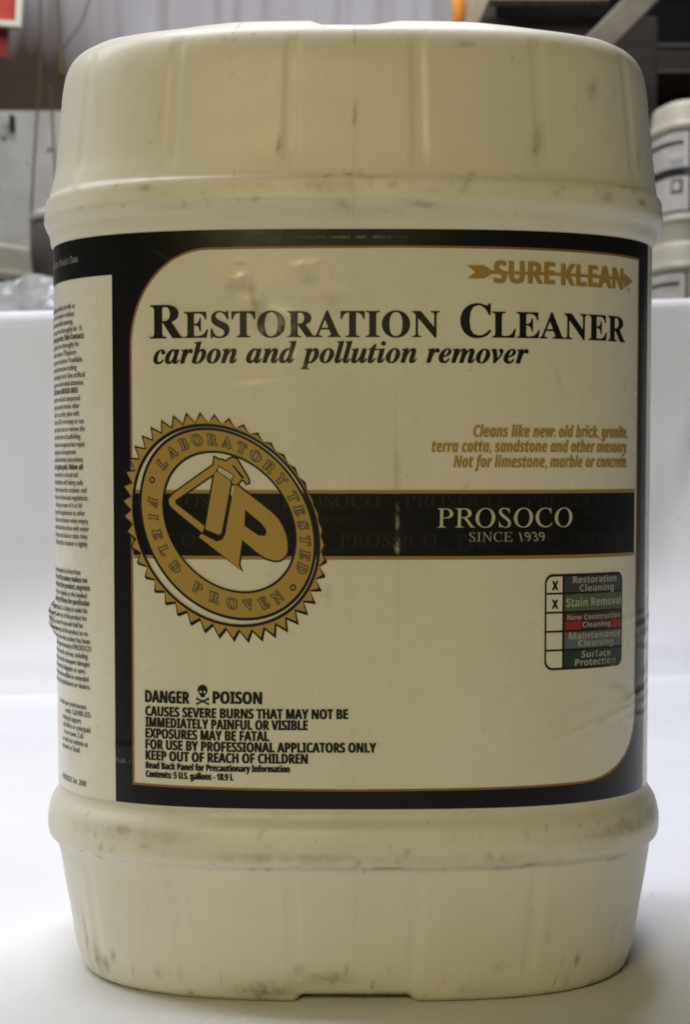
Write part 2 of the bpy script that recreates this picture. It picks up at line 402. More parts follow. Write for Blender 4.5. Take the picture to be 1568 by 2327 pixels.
# ------------------------------------------------------------------ the label
LABEL_SPOTS = [(-47, 288, 5, 4, .8, .2), (-40, 283, 2.2, 7, 1.0, -.3), (-38, 276, 6, 5, .6, .1), (-18, 291, 3, 2, .7, 0), (-12, 284, 9, 2, .45, 0), (-9, 281, 2, 2, .8, 0), (-46, 297.5, 2, .7, 1, 0), (-20, 297, 1, .8, .8, 0),
               (-84, 268.5, .9, .8, 1, 0), (18, 213, 1.5, 7, .5, 0), (17, 224, .7, 22, .4, 0), (18, 160, .7, 20, .42, 0), (-.6, 190, .5, 90, .22, 0), (85, 252, 1.2, 7, .5, -.35), (122, 250, 1.0, 3, .8, -.2),
               (-10, 163, 1, 5, .7, 0), (-12, 164, 3, .8, .6, 0), (-33, 172, 3, 3, .35, 0), (-10, 152, .6, 3, .6, 0), (46, 207.5, 1.5, 3, .5, .3), (118, 123, 7, 1.5, .75, -.25), (126, 118, 3, 2, .6, 0), (98, 116, 8, 2, .35, .2),
               (108, 109, 5, 1.2, .6, .25), (92, 106, 8, .8, .35, .2), (140, 152, 4, 5, .5, 0), (143, 142, 4, 6, .4, 0), (141, 160, 3, 8, .35, 0), (-24, 115, 14, .6, .4, 0), (0, 108, 1, 3, .35, 0), (-112, 214, .7, .7, .7, 0), (120, 230, 1, 4, .5, 0), (-134, 92, 8, 6, .3, 0)]
UL, UR, VB, VT = -235, 163, 76.5, 311.2
bm = bmesh.new(); gl = bm.verts.layers.float.new('grime')
nu, nv = 330, 170
gr = []
for i in range(nu + 1):
    u = UL + (UR - UL) * i / nu; rw = []
    for j in range(nv + 1):
        v = VB + (VT - VB) * j / nv
        p = bm.verts.new(S(u, v, .30)); p[gl] = min(2, .62 * spots(u, v, LABEL_SPOTS)); rw.append(p)
    gr.append(rw)
for a, b in zip(gr, gr[1:]):
    for j in range(nv): bm.faces.new((a[j], b[j], b[j + 1], a[j + 1]))
label = link_bm('label', bm, M['paper'], root)

def flat_poly(loops):
    """2-D filled shape (outer loops and holes) as a mesh in the z=0 plane, mm"""
    c = bpy.data.curves.new('poly', 'CURVE'); c.dimensions = '2D'; c.fill_mode = 'BOTH'
    for lp in loops:
        s = c.splines.new('POLY'); s.points.add(len(lp) - 1)
        for p, q in zip(s.points, lp): p.co = (q[0], q[1], 0, 1)
        s.use_cyclic_u = True
    o = bpy.data.objects.new('poly', c)
    me = bpy.data.meshes.new_from_object(o)
    bpy.data.objects.remove(o); bpy.data.curves.remove(c)
    return me
STY = {'serif': (0x1D400, 0x1D41A, 0x1D7CE), 'serif_italic': (0x1D468, 0x1D482, None), 'thin': (0x1D434, 0x1D44E, None), 'sans': (0x1D5D4, 0x1D5EE, 0x1D7EC), 'sans_italic': (0x1D63C, 0x1D656, 0x1D7EC), 'plain': (None, None, None)}
def styled(s, st):
    U, Lo, D = STY[st]; o = ''
    for ch in s:
        if ch.isascii() and ch.isupper() and U: o += chr(U + ord(ch) - 65)
        elif ch == 'h' and st == 'thin': o += '\u210e'
        elif ch.isascii() and ch.islower() and Lo: o += chr(Lo + ord(ch) - 97)
        elif ch.isdigit() and D: o += chr(D + ord(ch) - 48)
        else: o += ch
    return o
_cap = {}
def text_mesh(s, st, spacing=1.0, res=3):
    c = bpy.data.curves.new('txt', 'FONT'); c.body = styled(s, st); c.size = 10; c.resolution_u = res
    c.space_character = spacing; c.fill_mode = 'BOTH'
    o = bpy.data.objects.new('txt', c)
    me = bpy.data.meshes.new_from_object(o)
    bpy.data.objects.remove(o); bpy.data.curves.remove(c)
    if st == 'thin':
        for v in me.vertices: v.co.x -= v.co.y * .245      # stand the italic upright
    return me
def cap_height(st, sample='H'):
    if (st, sample) not in _cap:
        me = text_mesh(sample, st); _cap[st, sample] = max(v.co.y for v in me.vertices); bpy.data.meshes.remove(me)
    return _cap[st, sample]
def bounds(me): xs_ = [v.co.x for v in me.vertices]; return min(xs_), max(xs_)

class Print:
    """collects flat shapes in label millimetres, cuts them to follow the curved film, lays them on it"""
    def __init__(s, name, mats, step=2.0): s.name = name; s.mats = mats; s.bm = bmesh.new(); s.step = step
    def put(s, me, fn, off, mi=0):
        b = bmesh.new(); b.from_mesh(me); bpy.data.meshes.remove(me)
        for v in b.verts: x, y = fn(v.co.x, v.co.y); v.co = Vector((x, y, 0))
        if not b.verts: b.free(); return
        for ax in (0, 1):
            lo = min(v.co[ax] for v in b.verts); hi = max(v.co[ax] for v in b.verts)
            st = s.step if ax == 0 else s.step * 1.25
            k = math.floor(lo / st) + 1
            while k * st < hi:
                co = Vector((0, 0, 0)); co[ax] = k * st; no = Vector((0, 0, 0)); no[ax] = 1
                bmesh.ops.bisect_plane(b, geom=b.verts[:] + b.edges[:] + b.faces[:], dist=1e-5, plane_co=co, plane_no=no)
                k += 1
        bmesh.ops.triangulate(b, faces=b.faces[:])
        new = {}
        for v in b.verts: new[v] = s.bm.verts.new(S(v.co.x, v.co.y, off))
        for f in b.faces:
            try: nf = s.bm.faces.new([new[v] for v in f.verts]); nf.material_index = mi
            except ValueError: pass
        b.free()
    def poly(s, loops, off, mi=0): s.put(flat_poly(loops), lambda x, y: (x, y), off, mi)
    def text(s, body, st, v, cap, u0=None, u1=None, off=.55, mi=0, bold=0, wide=1.0, slope=0, spacing=1.0, sample='H', lean=0):
        me = text_mesh(body, st, spacing)
        a, b = bounds(me); ky = cap / cap_height(st, sample)
        if u0 is not None and u1 is not None: kx = (u1 - u0) / (b - a); x0 = u0 - a * kx
        elif u0 is not None: kx = ky * wide; x0 = u0 - a * kx
        else: kx = ky * wide; x0 = u1 - b * kx
        steps = ((0, 0),) if not bold else ((-bold, 0), (bold, 0), (0, bold * .5))
        for k, (dx, dy) in enumerate(steps):                # heavier type is printed a few times with a small shift
            m_ = me if k == len(steps) - 1 else me.copy()
            s.put(m_, lambda x, y: (x0 + x * kx + y * ky * lean + dx, v + y * ky + slope * (x * kx) + dy), off + .012 * k, mi)
    def done(s, parent):
        for f in s.bm.faces: f.smooth = True
        bmesh.ops.recalc_face_normals(s.bm, faces=s.bm.faces[:])
        return link_bm(s.name, s.bm, s.mats, parent)
def rect(a, b, c, d): return [(a, b), (c, b), (c, d), (a, d)]
def arc(cx, cy, rx, ry, a0, a1, n=24): return [(cx + rx * math.cos(R(a0 + (a1 - a0) * k / n)), cy + ry * math.sin(R(a0 + (a1 - a0) * k / n))) for k in range(n + 1)]

# black frame round the front panel, with the band above the side panel
def window(e):
    l, r, b, t = -92.8 - e, 132.6 + e, 85.2 - e, 303.2 + e
    return (arc(-59 , 264, 33.8 + e, 39.2 + e, 180, 90) + [(20, t + .5), (r, t)] + [(r, 200)] +
            arc(97, 110, 35.6 + e, 24.8 + e, 0, -90) + [(0, b - .6), (l, b)])
p = Print('border', [M['black']], 1.1)
outer = [(-102.3, 76.6), (145.2, 76.6), (145.6, 311), (-235, 311), (-235, 294.6), (-102.3, 294.6)]
p.poly([outer, window(.5)], .40)
p.done(label)
p = Print('gold_outline', [M['rust']]); p.poly([window(.75), window(-.15)], .46); p.done(label)
p = Print('brand_band', [M['black'], M['goldline']])
p.poly([rect(-92.4, 179.2, 130.6, 204.9)], .46, 0)
p.poly([rect(-92.2, 204.7, 130.8, 206.1)], .50, 1); p.poly([rect(-92.2, 178.0, 130.8, 179.4)], .50, 1)
p.done(label)
p = Print('ghost_lettering', [M['ghost']])
for u in (-79.5, -29, 20.9, 70.9): p.text('PROSOCO', 'thin', 199.0, 5.2, u0=u, u1=u + 39.5, off=.52)
for u in (-104.5, -55.2, -5.6, 42.0, 90.6):
    if u > -100: p.text('PROSOCO', 'thin', 183.2, 5.2, u0=u, u1=min(130, u + 39.5), off=.52)
p.text('OCO', 'thin', 183.2, 5.2, u0=-84, u1=-64.6, off=.52)
for u, v in ((-18, 193), (-60, 194), (32, 180.3), (-20, 180.4), (72, 180.2), (98, 195)): p.text('SINCE 1939', 'plain', v, 2.2, u0=u, off=.52)
p.done(label)

p = Print('company_lettering', [M['white'], M['dim']])
p.text('PROSOCO', 'thin', 191.0, 7.7, u0=34.1, u1=91.8, off=.62)
p.text('SINCE 1939', 'thin', 185.2, 3.8, u0=47.1, u1=79.2, off=.62, mi=1)
p.done(label)

p = Print('title_lettering', [M['text']])
p.text('R', 'serif', 267.7, 13.5, u0=-83.7, u1=-69.6, bold=.16)
p.text('ESTORATION', 'serif', 267.7, 10.4, u0=-69.0, u1=34.8, bold=.12)
p.text('C', 'serif', 267.7, 13.4, u0=43.3, u1=55.8, bold=.16)
p.text('LEANER', 'serif', 267.7, 10.4, u0=56.2, u1=121.0, bold=.12)
p.done(label)
p = Print('subtitle_lettering', [M['text']])
p.text('carbon and pollution remover', 'serif_italic', 257.4, 8.4, u0=-82.4, u1=71.5, bold=.17)
p.done(label)

p = Print('brand_lettering', [M['brand']])
p.poly([[(45.9, 296.7), (52.5, 296.7), (56.6, 294.6), (57.2, 294.6), (57.2, 293.5), (56.6, 293.6), (53, 291.5), (46.2, 291.4), (49.2, 294.0)]], .55)
p.poly([rect(56, 293.35, 121, 294.45)], .56)
p.poly([[(120.3, 296.2), (126.9, 293.6), (120.2, 290.6)]], .57)
p.text('SURE', 'sans', 289.8, 8.8, u0=57.0, u1=82.8, bold=.30, off=.58)
p.text('KLEAN', 'sans', 289.6, 8.6, u0=86.0, u1=119.2, bold=.30, off=.58)
p.text('®', 'plain', 288.8, 1.7, u0=122.6, off=.58)
p.done(label)

p = Print('usage_lettering', [M['tan']])
for s_, v, a in (('Cleans like new: old brick, granite,', 227.6, 48.8), ('terra cotta, sandstone and other masonry.', 221.5, 31.8), ('Not for limestone, marble or concrete.', 215.3, 40.7)):
    p.text(s_, 'sans_italic', v, 4.7, u0=a, u1=123.6, bold=.16)
p.done(label)

p = Print('warning_lettering', [M['text']])
WX = -87.1
p.text('DANGER', 'sans', 118.9, 4.9, u0=WX, u1=-67.7, bold=.24)
p.text('POISON', 'sans', 119.3, 4.9, u0=-57.6, u1=-37.5, bold=.24)
for s_, v, b_, h in (('CAUSES SEVERE BURNS THAT MAY NOT BE', 113.35, -2.3, 3.95), ('IMMEDIATELY PAINFUL OR VISIBLE', 108.8, -18.8, 3.95), ('EXPOSURES MAY BE FATAL', 104.25, -34.6, 3.95),
                     ('FOR USE BY PROFESSIONAL APPLICATORS ONLY', 99.7, 9.2, 3.95), ('KEEP OUT OF REACH OF CHILDREN', 95.15, -18.8, 3.95)):
    p.text(s_, 'sans', v, h, u0=WX, u1=b_, bold=.21)
p.text('Read Back Panel for Precautionary Information', 'sans', 91.6, 2.7, u0=WX, u1=-26.1, bold=.18)
p.text('Contents: 5 U.S. gallons - 18.9 L', 'sans', 88.0, 2.7, u0=WX, u1=-49.4, bold=.18)
p.done(label)

p = Print('skull_symbol', [M['text'], M['paper']], 1.5)
cx, cy = -62.0, 124.7
p.poly([arc(cx, cy, 2.15, 2.15, -35, 215, 26) + [(cx - 1.1, cy - 2.1), (cx - .8, cy - 2.9), (cx + .8, cy - 2.9), (cx + 1.1, cy - 2.1)]], .55)
for sx in (-1, 1):
    p.poly([arc(cx + sx * .85, cy - .75, .50, .42, 0, 360, 12)], .62, 1)
    a = R(24 * sx); ca, sa = math.cos(a), math.sin(a)
    p.poly([[(cx + x * ca - y * sa, 120.1 + x * sa + y * ca) for x, y in ((-2.7, -.75), (-2.3, -.35), (2.3, -.35), (2.7, -.75), (3.0, 0), (2.7, .75), (2.3, .35), (-2.3, .35), (-2.7, .75), (-3, 0))]], .55 + .01 * sx)
p.done(label)

# certification seal: everything sits on one leaning ellipse
SC, SM = (-54.27, 191.2), ((43.06, -5.51), (-5.51, 46.08))
def el(c, m, x, y): return (c[0] + m[0][0] * x + m[0][1] * y, c[1] + m[1][0] * x + m[1][1] * y)
def ell(c, m, k=1.0, n=96): return [el(c, m, k * math.cos(2 * math.pi * i / n), k * math.sin(2 * math.pi * i / n)) for i in range(n)]
OUT = ((-53.11, 191.76), ((38.79, -3.89), (-3.89, 40.35)))
GO = ((-52.16, 192.38), ((36.09, -4.18), (-4.18, 38.06)))
GI = ((-50.94, 193.17), ((27.26, -3.37), (-3.37, 28.19)))
def outside(q, c, m, k):
    """push a point out of the ellipse (c, m, k)"""
    dx, dy = q[0] - c[0], q[1] - c[1]; d = m[0][0] * m[1][1] - m[0][1] * m[1][0]
    x, y = (m[1][1] * dx - m[0][1] * dy) / d, (m[0][0] * dy - m[1][0] * dx) / d
    r = math.hypot(x, y)
    return q if r >= k else el(c, m, x / r * k, y / r * k)
def star(rt, rr, dx=0, dy=0, n=45, ph=.10):
    o = []
    for i in range(n):
        for k, r in ((0, rt), (.5, rr)):
            a = 2 * math.pi * (i + k) / n + ph
            q = el(SC, SM, r * math.cos(a), r * math.sin(a)); o.append(outside((q[0] + dx, q[1] + dy), *OUT, 1.03 if k == 0 else 1.024))
    return o
p = Print('certification_seal', [M['gold'], M['text']], 1.8)
p.poly([star(1.0, .905, .35, -.75), ell(*OUT, 1.0)], .56, 1)
p.poly([star(1.005, .912), ell(*OUT, 1.0)], .60, 1)
p.poly([star(.978, .893), ell(*OUT, 1.004)], .66, 0)
p.poly([ell(*OUT, 1.018), ell(*OUT, .988)], .70, 1)
p.poly([ell(*GO, 1.022), ell(*GO, .992)], .66, 1)
p.poly([ell(*GO, 1.0), ell(*GI, 1.0)], .60, 0)
p.poly([ell(*GI, 1.018), ell(*GI, .986)], .66, 1)
p.done(label)
p = Print('seal_lettering', [M['text'], M['goldpale']], 2.5)
LET = [('L', 135.6, .709), ('A', 122.5, .726), ('B', 110.8, .742), ('O', 99.6, .757), ('R', 88.4, .768), ('A', 77.8, .778), ('T', 67.6, .788), ('O', 57.7, .797), ('R', 47.4, .804), ('Y', 37.4, .812), ('T', 25.5, .816), ('E', 17.0, .816), ('S', 7.9, .810), ('T', -1.4, .804), ('E', -11.0, .797), ('D', -20.3, .790)]
LEI = [('N', -50.0, .733), ('E', -62.1, .712), ('V', -74.6, .690), ('O', -88.0, .672), ('R', -102.6, .655), ('P', -117.3, .648), ('D', -140.2, .648), ('L', -154.6, .654), ('E', -167.0, .660), ('I', 179.7, .662), ('F', 168.2, .668)]
def seal_letter(ch, ang, rad, flip):
    a = R(ang); e_r = (math.cos(a), math.sin(a)); e_t = (math.sin(a), -math.cos(a))
    if flip: e_r = (-e_r[0], -e_r[1]); e_t = (-e_t[0], -e_t[1])
    ch_ = cap_height('serif'); k = .090 / ch_
    for dx, dy, off, mi in ((-.26, -.26, .70, 0), (.26, -.26, .71, 0), (-.26, .26, .72, 0), (.26, .26, .73, 0), (0, 0, .78, 1)):
        me = text_mesh(ch, 'serif')
        xs_ = [v.co.x for v in me.vertices]; mx = (min(xs_) + max(xs_)) / 2
        def fn(x, y):
            q = el(SC, SM, rad * math.cos(a) + ((x - mx) * e_t[0] + (y - ch_ / 2) * e_r[0]) * k, rad * math.sin(a) + ((x - mx) * e_t[1] + (y - ch_ / 2) * e_r[1]) * k)
            return q[0] + dx, q[1] + dy
        p.put(me, fn, off, mi)
for q in LET: seal_letter(*q, False)
for q in LEI: seal_letter(*q, True)
for ang, rad in ((152, .715), (-35.8, .779)):
    c = el(SC, SM, rad * math.cos(R(ang)), rad * math.sin(R(ang)))
    p.poly([arc(c[0], c[1], 1.25, 1.35, 0, 360, 16)], .72, 0); p.poly([arc(c[0], c[1], .7, .8, 0, 360, 16)], .78, 1)
p.done(label)

def grow(lp, d):
    """move a closed outline outwards by d"""
    ar = sum(a[0] * b[1] - b[0] * a[1] for a, b in zip(lp, lp[1:] + lp[:1])); sg = 1 if ar > 0 else -1
    o = []
    for i in range(len(lp)):
        a, b, c = Vector(lp[i - 1]), Vector(lp[i]), Vector(lp[(i + 1) % len(lp)])
        e1, e2 = (b - a).normalized(), (c - b).normalized()
        n1, n2 = Vector((e1.y, -e1.x)) * sg, Vector((e2.y, -e2.x)) * sg
        m_ = (n1 + n2); m_ = m_ / max(.35, m_.length_squared / 2) if m_.length > 1e-6 else n1
        o.append(tuple(b + m_ * d))
    return o
LOOP = [(-56.5,219.2),(-56.9,216.2),(-74.2,204.4),(-76.0,202.1),(-75.6,200.1),(-73.9,198.3),(-61.9,189.0),(-61.3,189.8),(-60.8,191.5),(-73.1,200.6),(-73.1,201.9),(-56.5,212.9),(-55.2,215.1),(-48.9,211.8),(-49.4,209.1),(-48.3,208.4),(-46.8,208.9),(-45.4,210.6),(-44.1,209.9),(-43.5,208.8),(-42.5,209.1),(-42.8,210.8),(-47.4,218.5),(-49.3,219.1),(-50.9,218.2),(-51.7,217.4),(-53.4,218.3),(-54.6,218.2)]
SLOT = [(-49.2,215.9),(-48.8,216.5),(-44.0,210.8),(-45.4,210.9)]
WHITE = [(-54.6,215.5),(-48.8,212.1),(-49.7,210.2),(-55.2,213.8)]
BAR = [(-56.5,213.1),(-55.3,213.6),(-49.7,210.1),(-50.1,207.3),(-53.7,188.9),(-54.7,188.0),(-60.5,190.3)]
PP = [(-48.4,208.3),(-47.0,207.9),(-38.5,201.3),(-32.7,196.7),(-30.4,194.3),(-28.6,191.2),(-27.4,188.0),(-26.8,185.0),(-26.7,182.4),(-27.2,180.2),(-28.4,178.6),(-30.0,177.8),(-32.2,177.7),(-35.4,178.5),(-39.4,181.2),(-45.3,186.1),(-46.7,175.9),(-45.4,173.6),(-63.1,187.1),(-62.0,188.3),(-55.7,185.2),(-53.3,186.1),(-52.1,188.4)]
COUNTER = [(-44.0,198.2),(-37.3,192.7),(-35.6,190.4),(-35.2,188.8),(-36.1,187.6),(-38.5,187.8),(-44.3,191.6)]
p = Print('seal_emblem', [M['gold'], M['text'], M['white']], 2.2)
p.poly([grow(LOOP, .65)], .66, 1); p.poly([grow(BAR, .75)], .68, 1); p.poly([grow(PP, .70), COUNTER], .70, 1)
p.poly([LOOP, SLOT], .76, 0); p.poly([grow(BAR, .3)], .78, 1); p.poly([BAR], .82, 0); p.poly([PP, COUNTER], .80, 0)
p.poly([grow(WHITE, .35)], .84, 1); p.poly([WHITE], .88, 2)
p.poly([[(-49.3, 208.2), (-48.4, 207.4), (-49.2, 203.6), (-49.8, 204.2)]], .86, 2)
p.done(label)

# check list
def rrect(a, b, c, d, r): return arc(c - r, b + r, r, r, -90, 0, 8) + arc(c - r, d - r, r, r, 0, 90, 8) + arc(a + r, d - r, r, r, 90, 180, 8) + arc(a + r, b + r, r, r, 180, 270, 8)
p = Print('checklist', [M['text'], M['paper'], M['slate'], M['green'], M['red'], M['darkred'], M['grey'], M['darkgreen']], 1.8)
p.poly([rrect(79.4, 132.1, 120.8, 171.6, 3.6)], .46, 0)
ys = [171.0, 163.6, 155.8, 148.0, 140.3, 132.7]
for i in range(5):
    t, b = ys[i] - .45, ys[i + 1] + .45
    if i == 0: lp = [(80.2, b), (87.4, b), (87.4, t)] + arc(83.2, t - 3.0, 3.0, 3.0, 90, 180, 8)
    elif i == 4: lp = [(87.4, t), (80.2, t)] + arc(83.2, b + 3.0, 3.0, 3.0, 180, 270, 8) + [(87.4, b)]
    else: lp = rect(80.2, b, 87.4, t)
    p.poly([lp], .53, 1)
    mi = (2, 3, 5, 6, 7)[i]
    if i == 0: lp = [(88.5, b), (120.2, b)] + arc(117.2, t - 3, 3, 3, 0, 90, 8) + [(88.5, t)]
    elif i == 4: lp = [(88.5, t), (88.5, b)] + arc(117.2, b + 3, 3, 3, -90, 0, 8) + [(120.2, t)]
    else: lp = rect(88.5, b, 120.2, t)
    p.poly([lp], .53, mi)
    if i == 2: p.poly([rect(88.5, b, 96.5, b + 3.4)], .57, 4); p.poly([rect(113.5, b, 120.2, b + 3.4)], .57, 4)
p.done(label)
p = Print('checklist_lettering', [M['pale'], M['text']], 2.5)
for i, rows in enumerate((('Restoration', 92.3, 116.3), ('Cleaning', 95.6, 114.6)), 0): p.text(rows[0], 'sans', 167.7 - 3.5 * i, 2.7, u0=rows[1], u1=rows[2], off=.66)
p.text('Stain Removal', 'sans', 158.0, 3.4, u0=89.2, u1=119.6, off=.66)
p.text('New Construction', 'sans', 152.5, 2.15, u0=89.8, u1=119.0, off=.66); p.text('Cleaning', 'sans', 149.3, 2.15, u0=97.2, u1=112.6, off=.66)
p.text('Maintenance', 'sans', 144.6, 2.7, u0=90.6, u1=119.2, off=.66); p.text('Cleaning', 'sans', 141.4, 2.7, u0=95.2, u1=114.4, off=.66)
p.text('Surface', 'sans', 136.8, 2.7, u0=96.8, u1=113, off=.66); p.text('Protection', 'sans', 133.5, 2.7, u0=93.6, u1=116, off=.66)
p.text('X', 'sans', 165.0, 3.7, u0=82.6, u1=85.4, off=.62, mi=1, bold=.2); p.text('X', 'sans', 157.4, 3.7, u0=82.6, u1=85.4, off=.62, mi=1, bold=.2)
p.done(label)

# small print on the side panel: the ends of its lines show
p = Print('side_lettering', [M['side'], M['dim']], 3.0)
B1 = ['drink large quantities of milk or', 'water. Do not cause or induce', 'vomiting without medical warning.', 'Eye contact: rinse thoroughly for 15', 'minutes, get care. Skin Contact:', 'remove clothing, rinse thoroughly for', 'fifteen minutes. If Exposure', 'get care of a doctor if available,', 'remove soaked protective clothing', 'If breathing is hard. Give artificial', 'respiration; seek medical attention.', 'INFOTRAC 24 hours: 800/535-5053', 'Protect from cold and unexpected', 'mixing in any way from/to other', 'Store in a cool dry place with', 'the lid closed. Do not empty or use', 'near a drain; rinse or remove the', 'residue from all scaffolding', 'frames and use appropriate repair', 'gloves and equipment', 'Follow all written instructions.', 'For 5 gallon pails, follow all', 'rules for soil and soil', 'Neutralize with baking soda', 'rinse the container and', 'follow local regulations.', 'reuse of it or lid', 'For applications to other', 'containers when empty', 'rinse three times with water', 'and local or state rules', 'the container is tightly']
RE1 = [-125.9, -126.8, -127.8, -120.7, -119.1, -122.9, -125.2, -120.4, -125.0, -118.9, -119.6, -124.4, -122.6, -123.0, -123.4, -119.8, -119.3, -122.6, -119.0, -126, -120.5, -121, -125, -121, -118.4, -117.2, -122, -119.5, -117.5, -116.9, -118, -118]
for i, s_ in enumerate(B1): p.text('of this may not ' + s_, 'sans' if i in (4, 11, 21) else 'plain', 282.4 - 3.24 * i, 2.25, u1=RE1[i], wide=.86, off=.5, bold=.10 if i in (4, 11, 21) else .06)
B2 = ['warranted to be free from', 'The maker makes no', 'warranty for the product, express', 'or implied, or the implied', 'warranty of fitness for particular', 'use. It is a duty to make his', 'own tests of the product for', 'the use and shall be', 'the right of the product to re-', 'place what product has been', 'the remedy of PROSOCO', 'for any loss, including', 'all consequent damages', 'No obligation or users', 'be modified or extended', 'by distributors or dealers.']
RE2 = [-123.6, -118.5, -116.7, -119, -116.8, -118.6, -118.8, -122, -117.8, -117, -116.2, -118.6, -117.2, -120.5, -118.2, -117]
for i, s_ in enumerate(B2): p.text('the seller or user ' + s_, 'sans' if i in (1, 2, 4) else 'plain', 169.9 - 3.2 * i, 2.25, u1=RE2[i], wide=.86, off=.5, bold=.08)
B3 = [('for the user environment', -119.8), ('needs. Call 800-255-', -116.4), ('technical support.', -123.5), ('call offices or principals', -117), ('in our town. Call', -122.5), ('or visit our website at', -119), ('the web or Email', -125.5)]
for i, (s_, r_) in enumerate(B3): p.text(s_, 'plain', 113.2 - 3.15 * i, 2.25, u1=r_, wide=.86, off=.5, bold=.06)
p.text('PROSOCO, Inc. 2000', 'sans', 80.6, 2.3, u1=-120.5, wide=.8, off=.5)
p.text('Restoration Cleaner Product Data', 'thin', 301.4, 3.0, u1=-123, wide=.8, off=.5, mi=1)
p.done(label)

# ------------------------------------------------------------------ things behind the cloth
wall_m = mat('stained_plaster', (.5, .48, .5), .8, .2)
tcw = N(wall_m, 'ShaderNodeTexCoord'); sx = N(wall_m, 'ShaderNodeSeparateXYZ'); L(wall_m, tcw.outputs['Object'], sx.inputs[0])
st = noise_node(wall_m, 3.0, 6, .6, stretch=(6, 1, .6))
lft = N(wall_m, 'ShaderNodeMapRange'); lft.inputs[1].default_value = -.72; lft.inputs[2].default_value = -1.16; L(wall_m, sx.outputs[0], lft.inputs[0])
low = N(wall_m, 'ShaderNodeMapRange'); low.inputs[1].default_value = 1.98; low.inputs[2].default_value = 1.64; L(wall_m, sx.outputs[2], low.inputs[0])
dirt = math_node(wall_m, 'MULTIPLY', lft.outputs[0], math_node(wall_m, 'ADD', math_node(wall_m, 'MULTIPLY', low.outputs[0], 1.0), math_node(wall_m, 'MULTIPLY', st, .75)), True)
cw = mix(wall_m, ramp(wall_m, noise_node(wall_m, 2.2, 5), [(.4, (0, 0, 0)), (.75, (.4, .4, .4))]), (.51, .495, .515), (.36, .34, .345))
cw = mix(wall_m, math_node(wall_m, 'MULTIPLY', ramp(wall_m, noise_node(wall_m, 7, 4, .5, stretch=(3, 1, .12)), [(.48, (0, 0, 0)), (.7, (1, 1, 1))]), .5), cw, (.26, .22, .19))
cw = mix(wall_m, dirt, cw, (.062, .043, .030))
L(wall_m, cw, BS(wall_m).inputs['Base Color'])
bm = bmesh.new(); add_box(bm, (-1.6, 5.80, 2.6), (5.6, .12, 2.3))
wl = link_bm('plaster_wall', bm, wall_m, smooth=False)
tag(wl, 'pale lavender grey upper wall with brown streaks at far left', 'wall')
block_m = mat('painted_block', (.46, .45, .40), .85, .15)
cb = mix(block_m, ramp(block_m, noise_node(block_m, 6, 6, .65), [(.35, (0, 0, 0)), (.7, (1, 1, 1))]), (.50, .49, .44), (.36, .35, .31))
cb = mix(block_m, ramp(block_m, noise_node(block_m, 22, 2), [(.70, (0, 0, 0)), (.76, (1, 1, 1))]), cb, (.12, .11, .10))
L(block_m, cb, BS(block_m).inputs['Base Color'])
bm = bmesh.new(); add_box(bm, (-1.6, 5.70, .732), (5.6, .20, 1.605), bevel=.008)
bw = link_bm('block_wall', bm, block_m, smooth=False)
tag(bw, 'low off-white block wall below the brown stained wall at left', 'wall')
brown = mat('brown_board', (.10, .070, .050), .7, .3)
L(brown, ramp(brown, noise_node(brown, 4, 6, .6, stretch=(1, 1, 8)), [(.3, (.050, .033, .024)), (.7, (.115, .080, .055))]), BS(brown).inputs['Base Color'])
stone = mat('dark_gap', (.012, .011, .012), .8, .2)

red = mat('red_paint', (.42, .055, .035), .45, .4); redd = mat('dark_red_paint', (.20, .018, .014), .5, .4); sgw = mat('white_sign_edge', (.62, .60, .50), .5, .4)
sg = empty('red_sign', (-1.20, 4.17, 1.40)); tag(sg, 'red sign with a white edge, hanging in the top left corner', 'sign')
bm = bmesh.new(); add_box(bm, (0, 0, .24), (.52, .03, .30)); o = link_bm('panel', bm, red, sg, False)
bm = bmesh.new(); add_box(bm, (0, -.018, .096), (.542, .02, .016)); add_box(bm, (.263, -.018, .25), (.016, .02, .292)); link_bm('edge_trim', bm, sgw, sg, False)
bm = bmesh.new(); add_box(bm, (-.012, .004, .045), (.49, .028, .08)); link_bm('lower_panel', bm, redd, sg, False)
sg.rotation_euler = (0, R(3.5), 0)

cordm = mat('hemp_cord', (.080, .060, .028), .9, .2); cordd = mat('dark_cord', (.035, .030, .028), .8, .2)
def cord(name, pts, r, m, lab, grp=None):
    bm = bmesh.new(); P = []
    for i in range(len(pts) - 1):
        for k in range(8):
            t = k / 8; a, b = Vector(pts[i]), Vector(pts[i + 1])
            P.append(a.lerp(b, t) + Vector((.004 * noise.noise(Vector((i + t, 1, len(lab)))), 0, 0)))
    P.append(Vector(pts[-1])); add_tube(bm, P, r, 8)
    o = link_bm(name, bm, m); tag(o, lab, 'cord', grp)
cord('hanging_cord', [(-.958, 4.69, 2.3), (-.962, 4.69, 1.70), (-.965, 4.69, 1.45), (-.995, 4.69, 1.02), (-1.0, 4.69, .6)], .0036, cordm, 'thin yellowish cord hanging straight down at far left, closest to the red sign')
cord('hanging_cord', [(-.915, 4.72, 2.3), (-.912, 4.72, 1.70), (-.905, 4.72, 1.56), (-.902, 4.72, 1.46)], [.004] * 17 + [.010] * 8, cordm, 'short hanging cord with a thick olive end beside the pail shoulder')
cord('hanging_cord', [(-.945, 4.75, 1.44), (-.935, 4.75, 1.30), (-.925, 4.75, 1.10), (-.92, 4.75, .7)], .0034, cordm, 'olive cord slanting down over the off-white blocks next to the pail')
cord('loose_cable', [(-1.25, 5.0, 1.52), (-1.12, 5.0, 1.515), (-1.03, 5.0, 1.53), (-.95, 5.0, 1.60), (-.88, 5.0, 1.70), (-.83, 5.0, 1.86)], .0022, cordd, 'thin dark cable sagging across the stained wall from left to upper right')
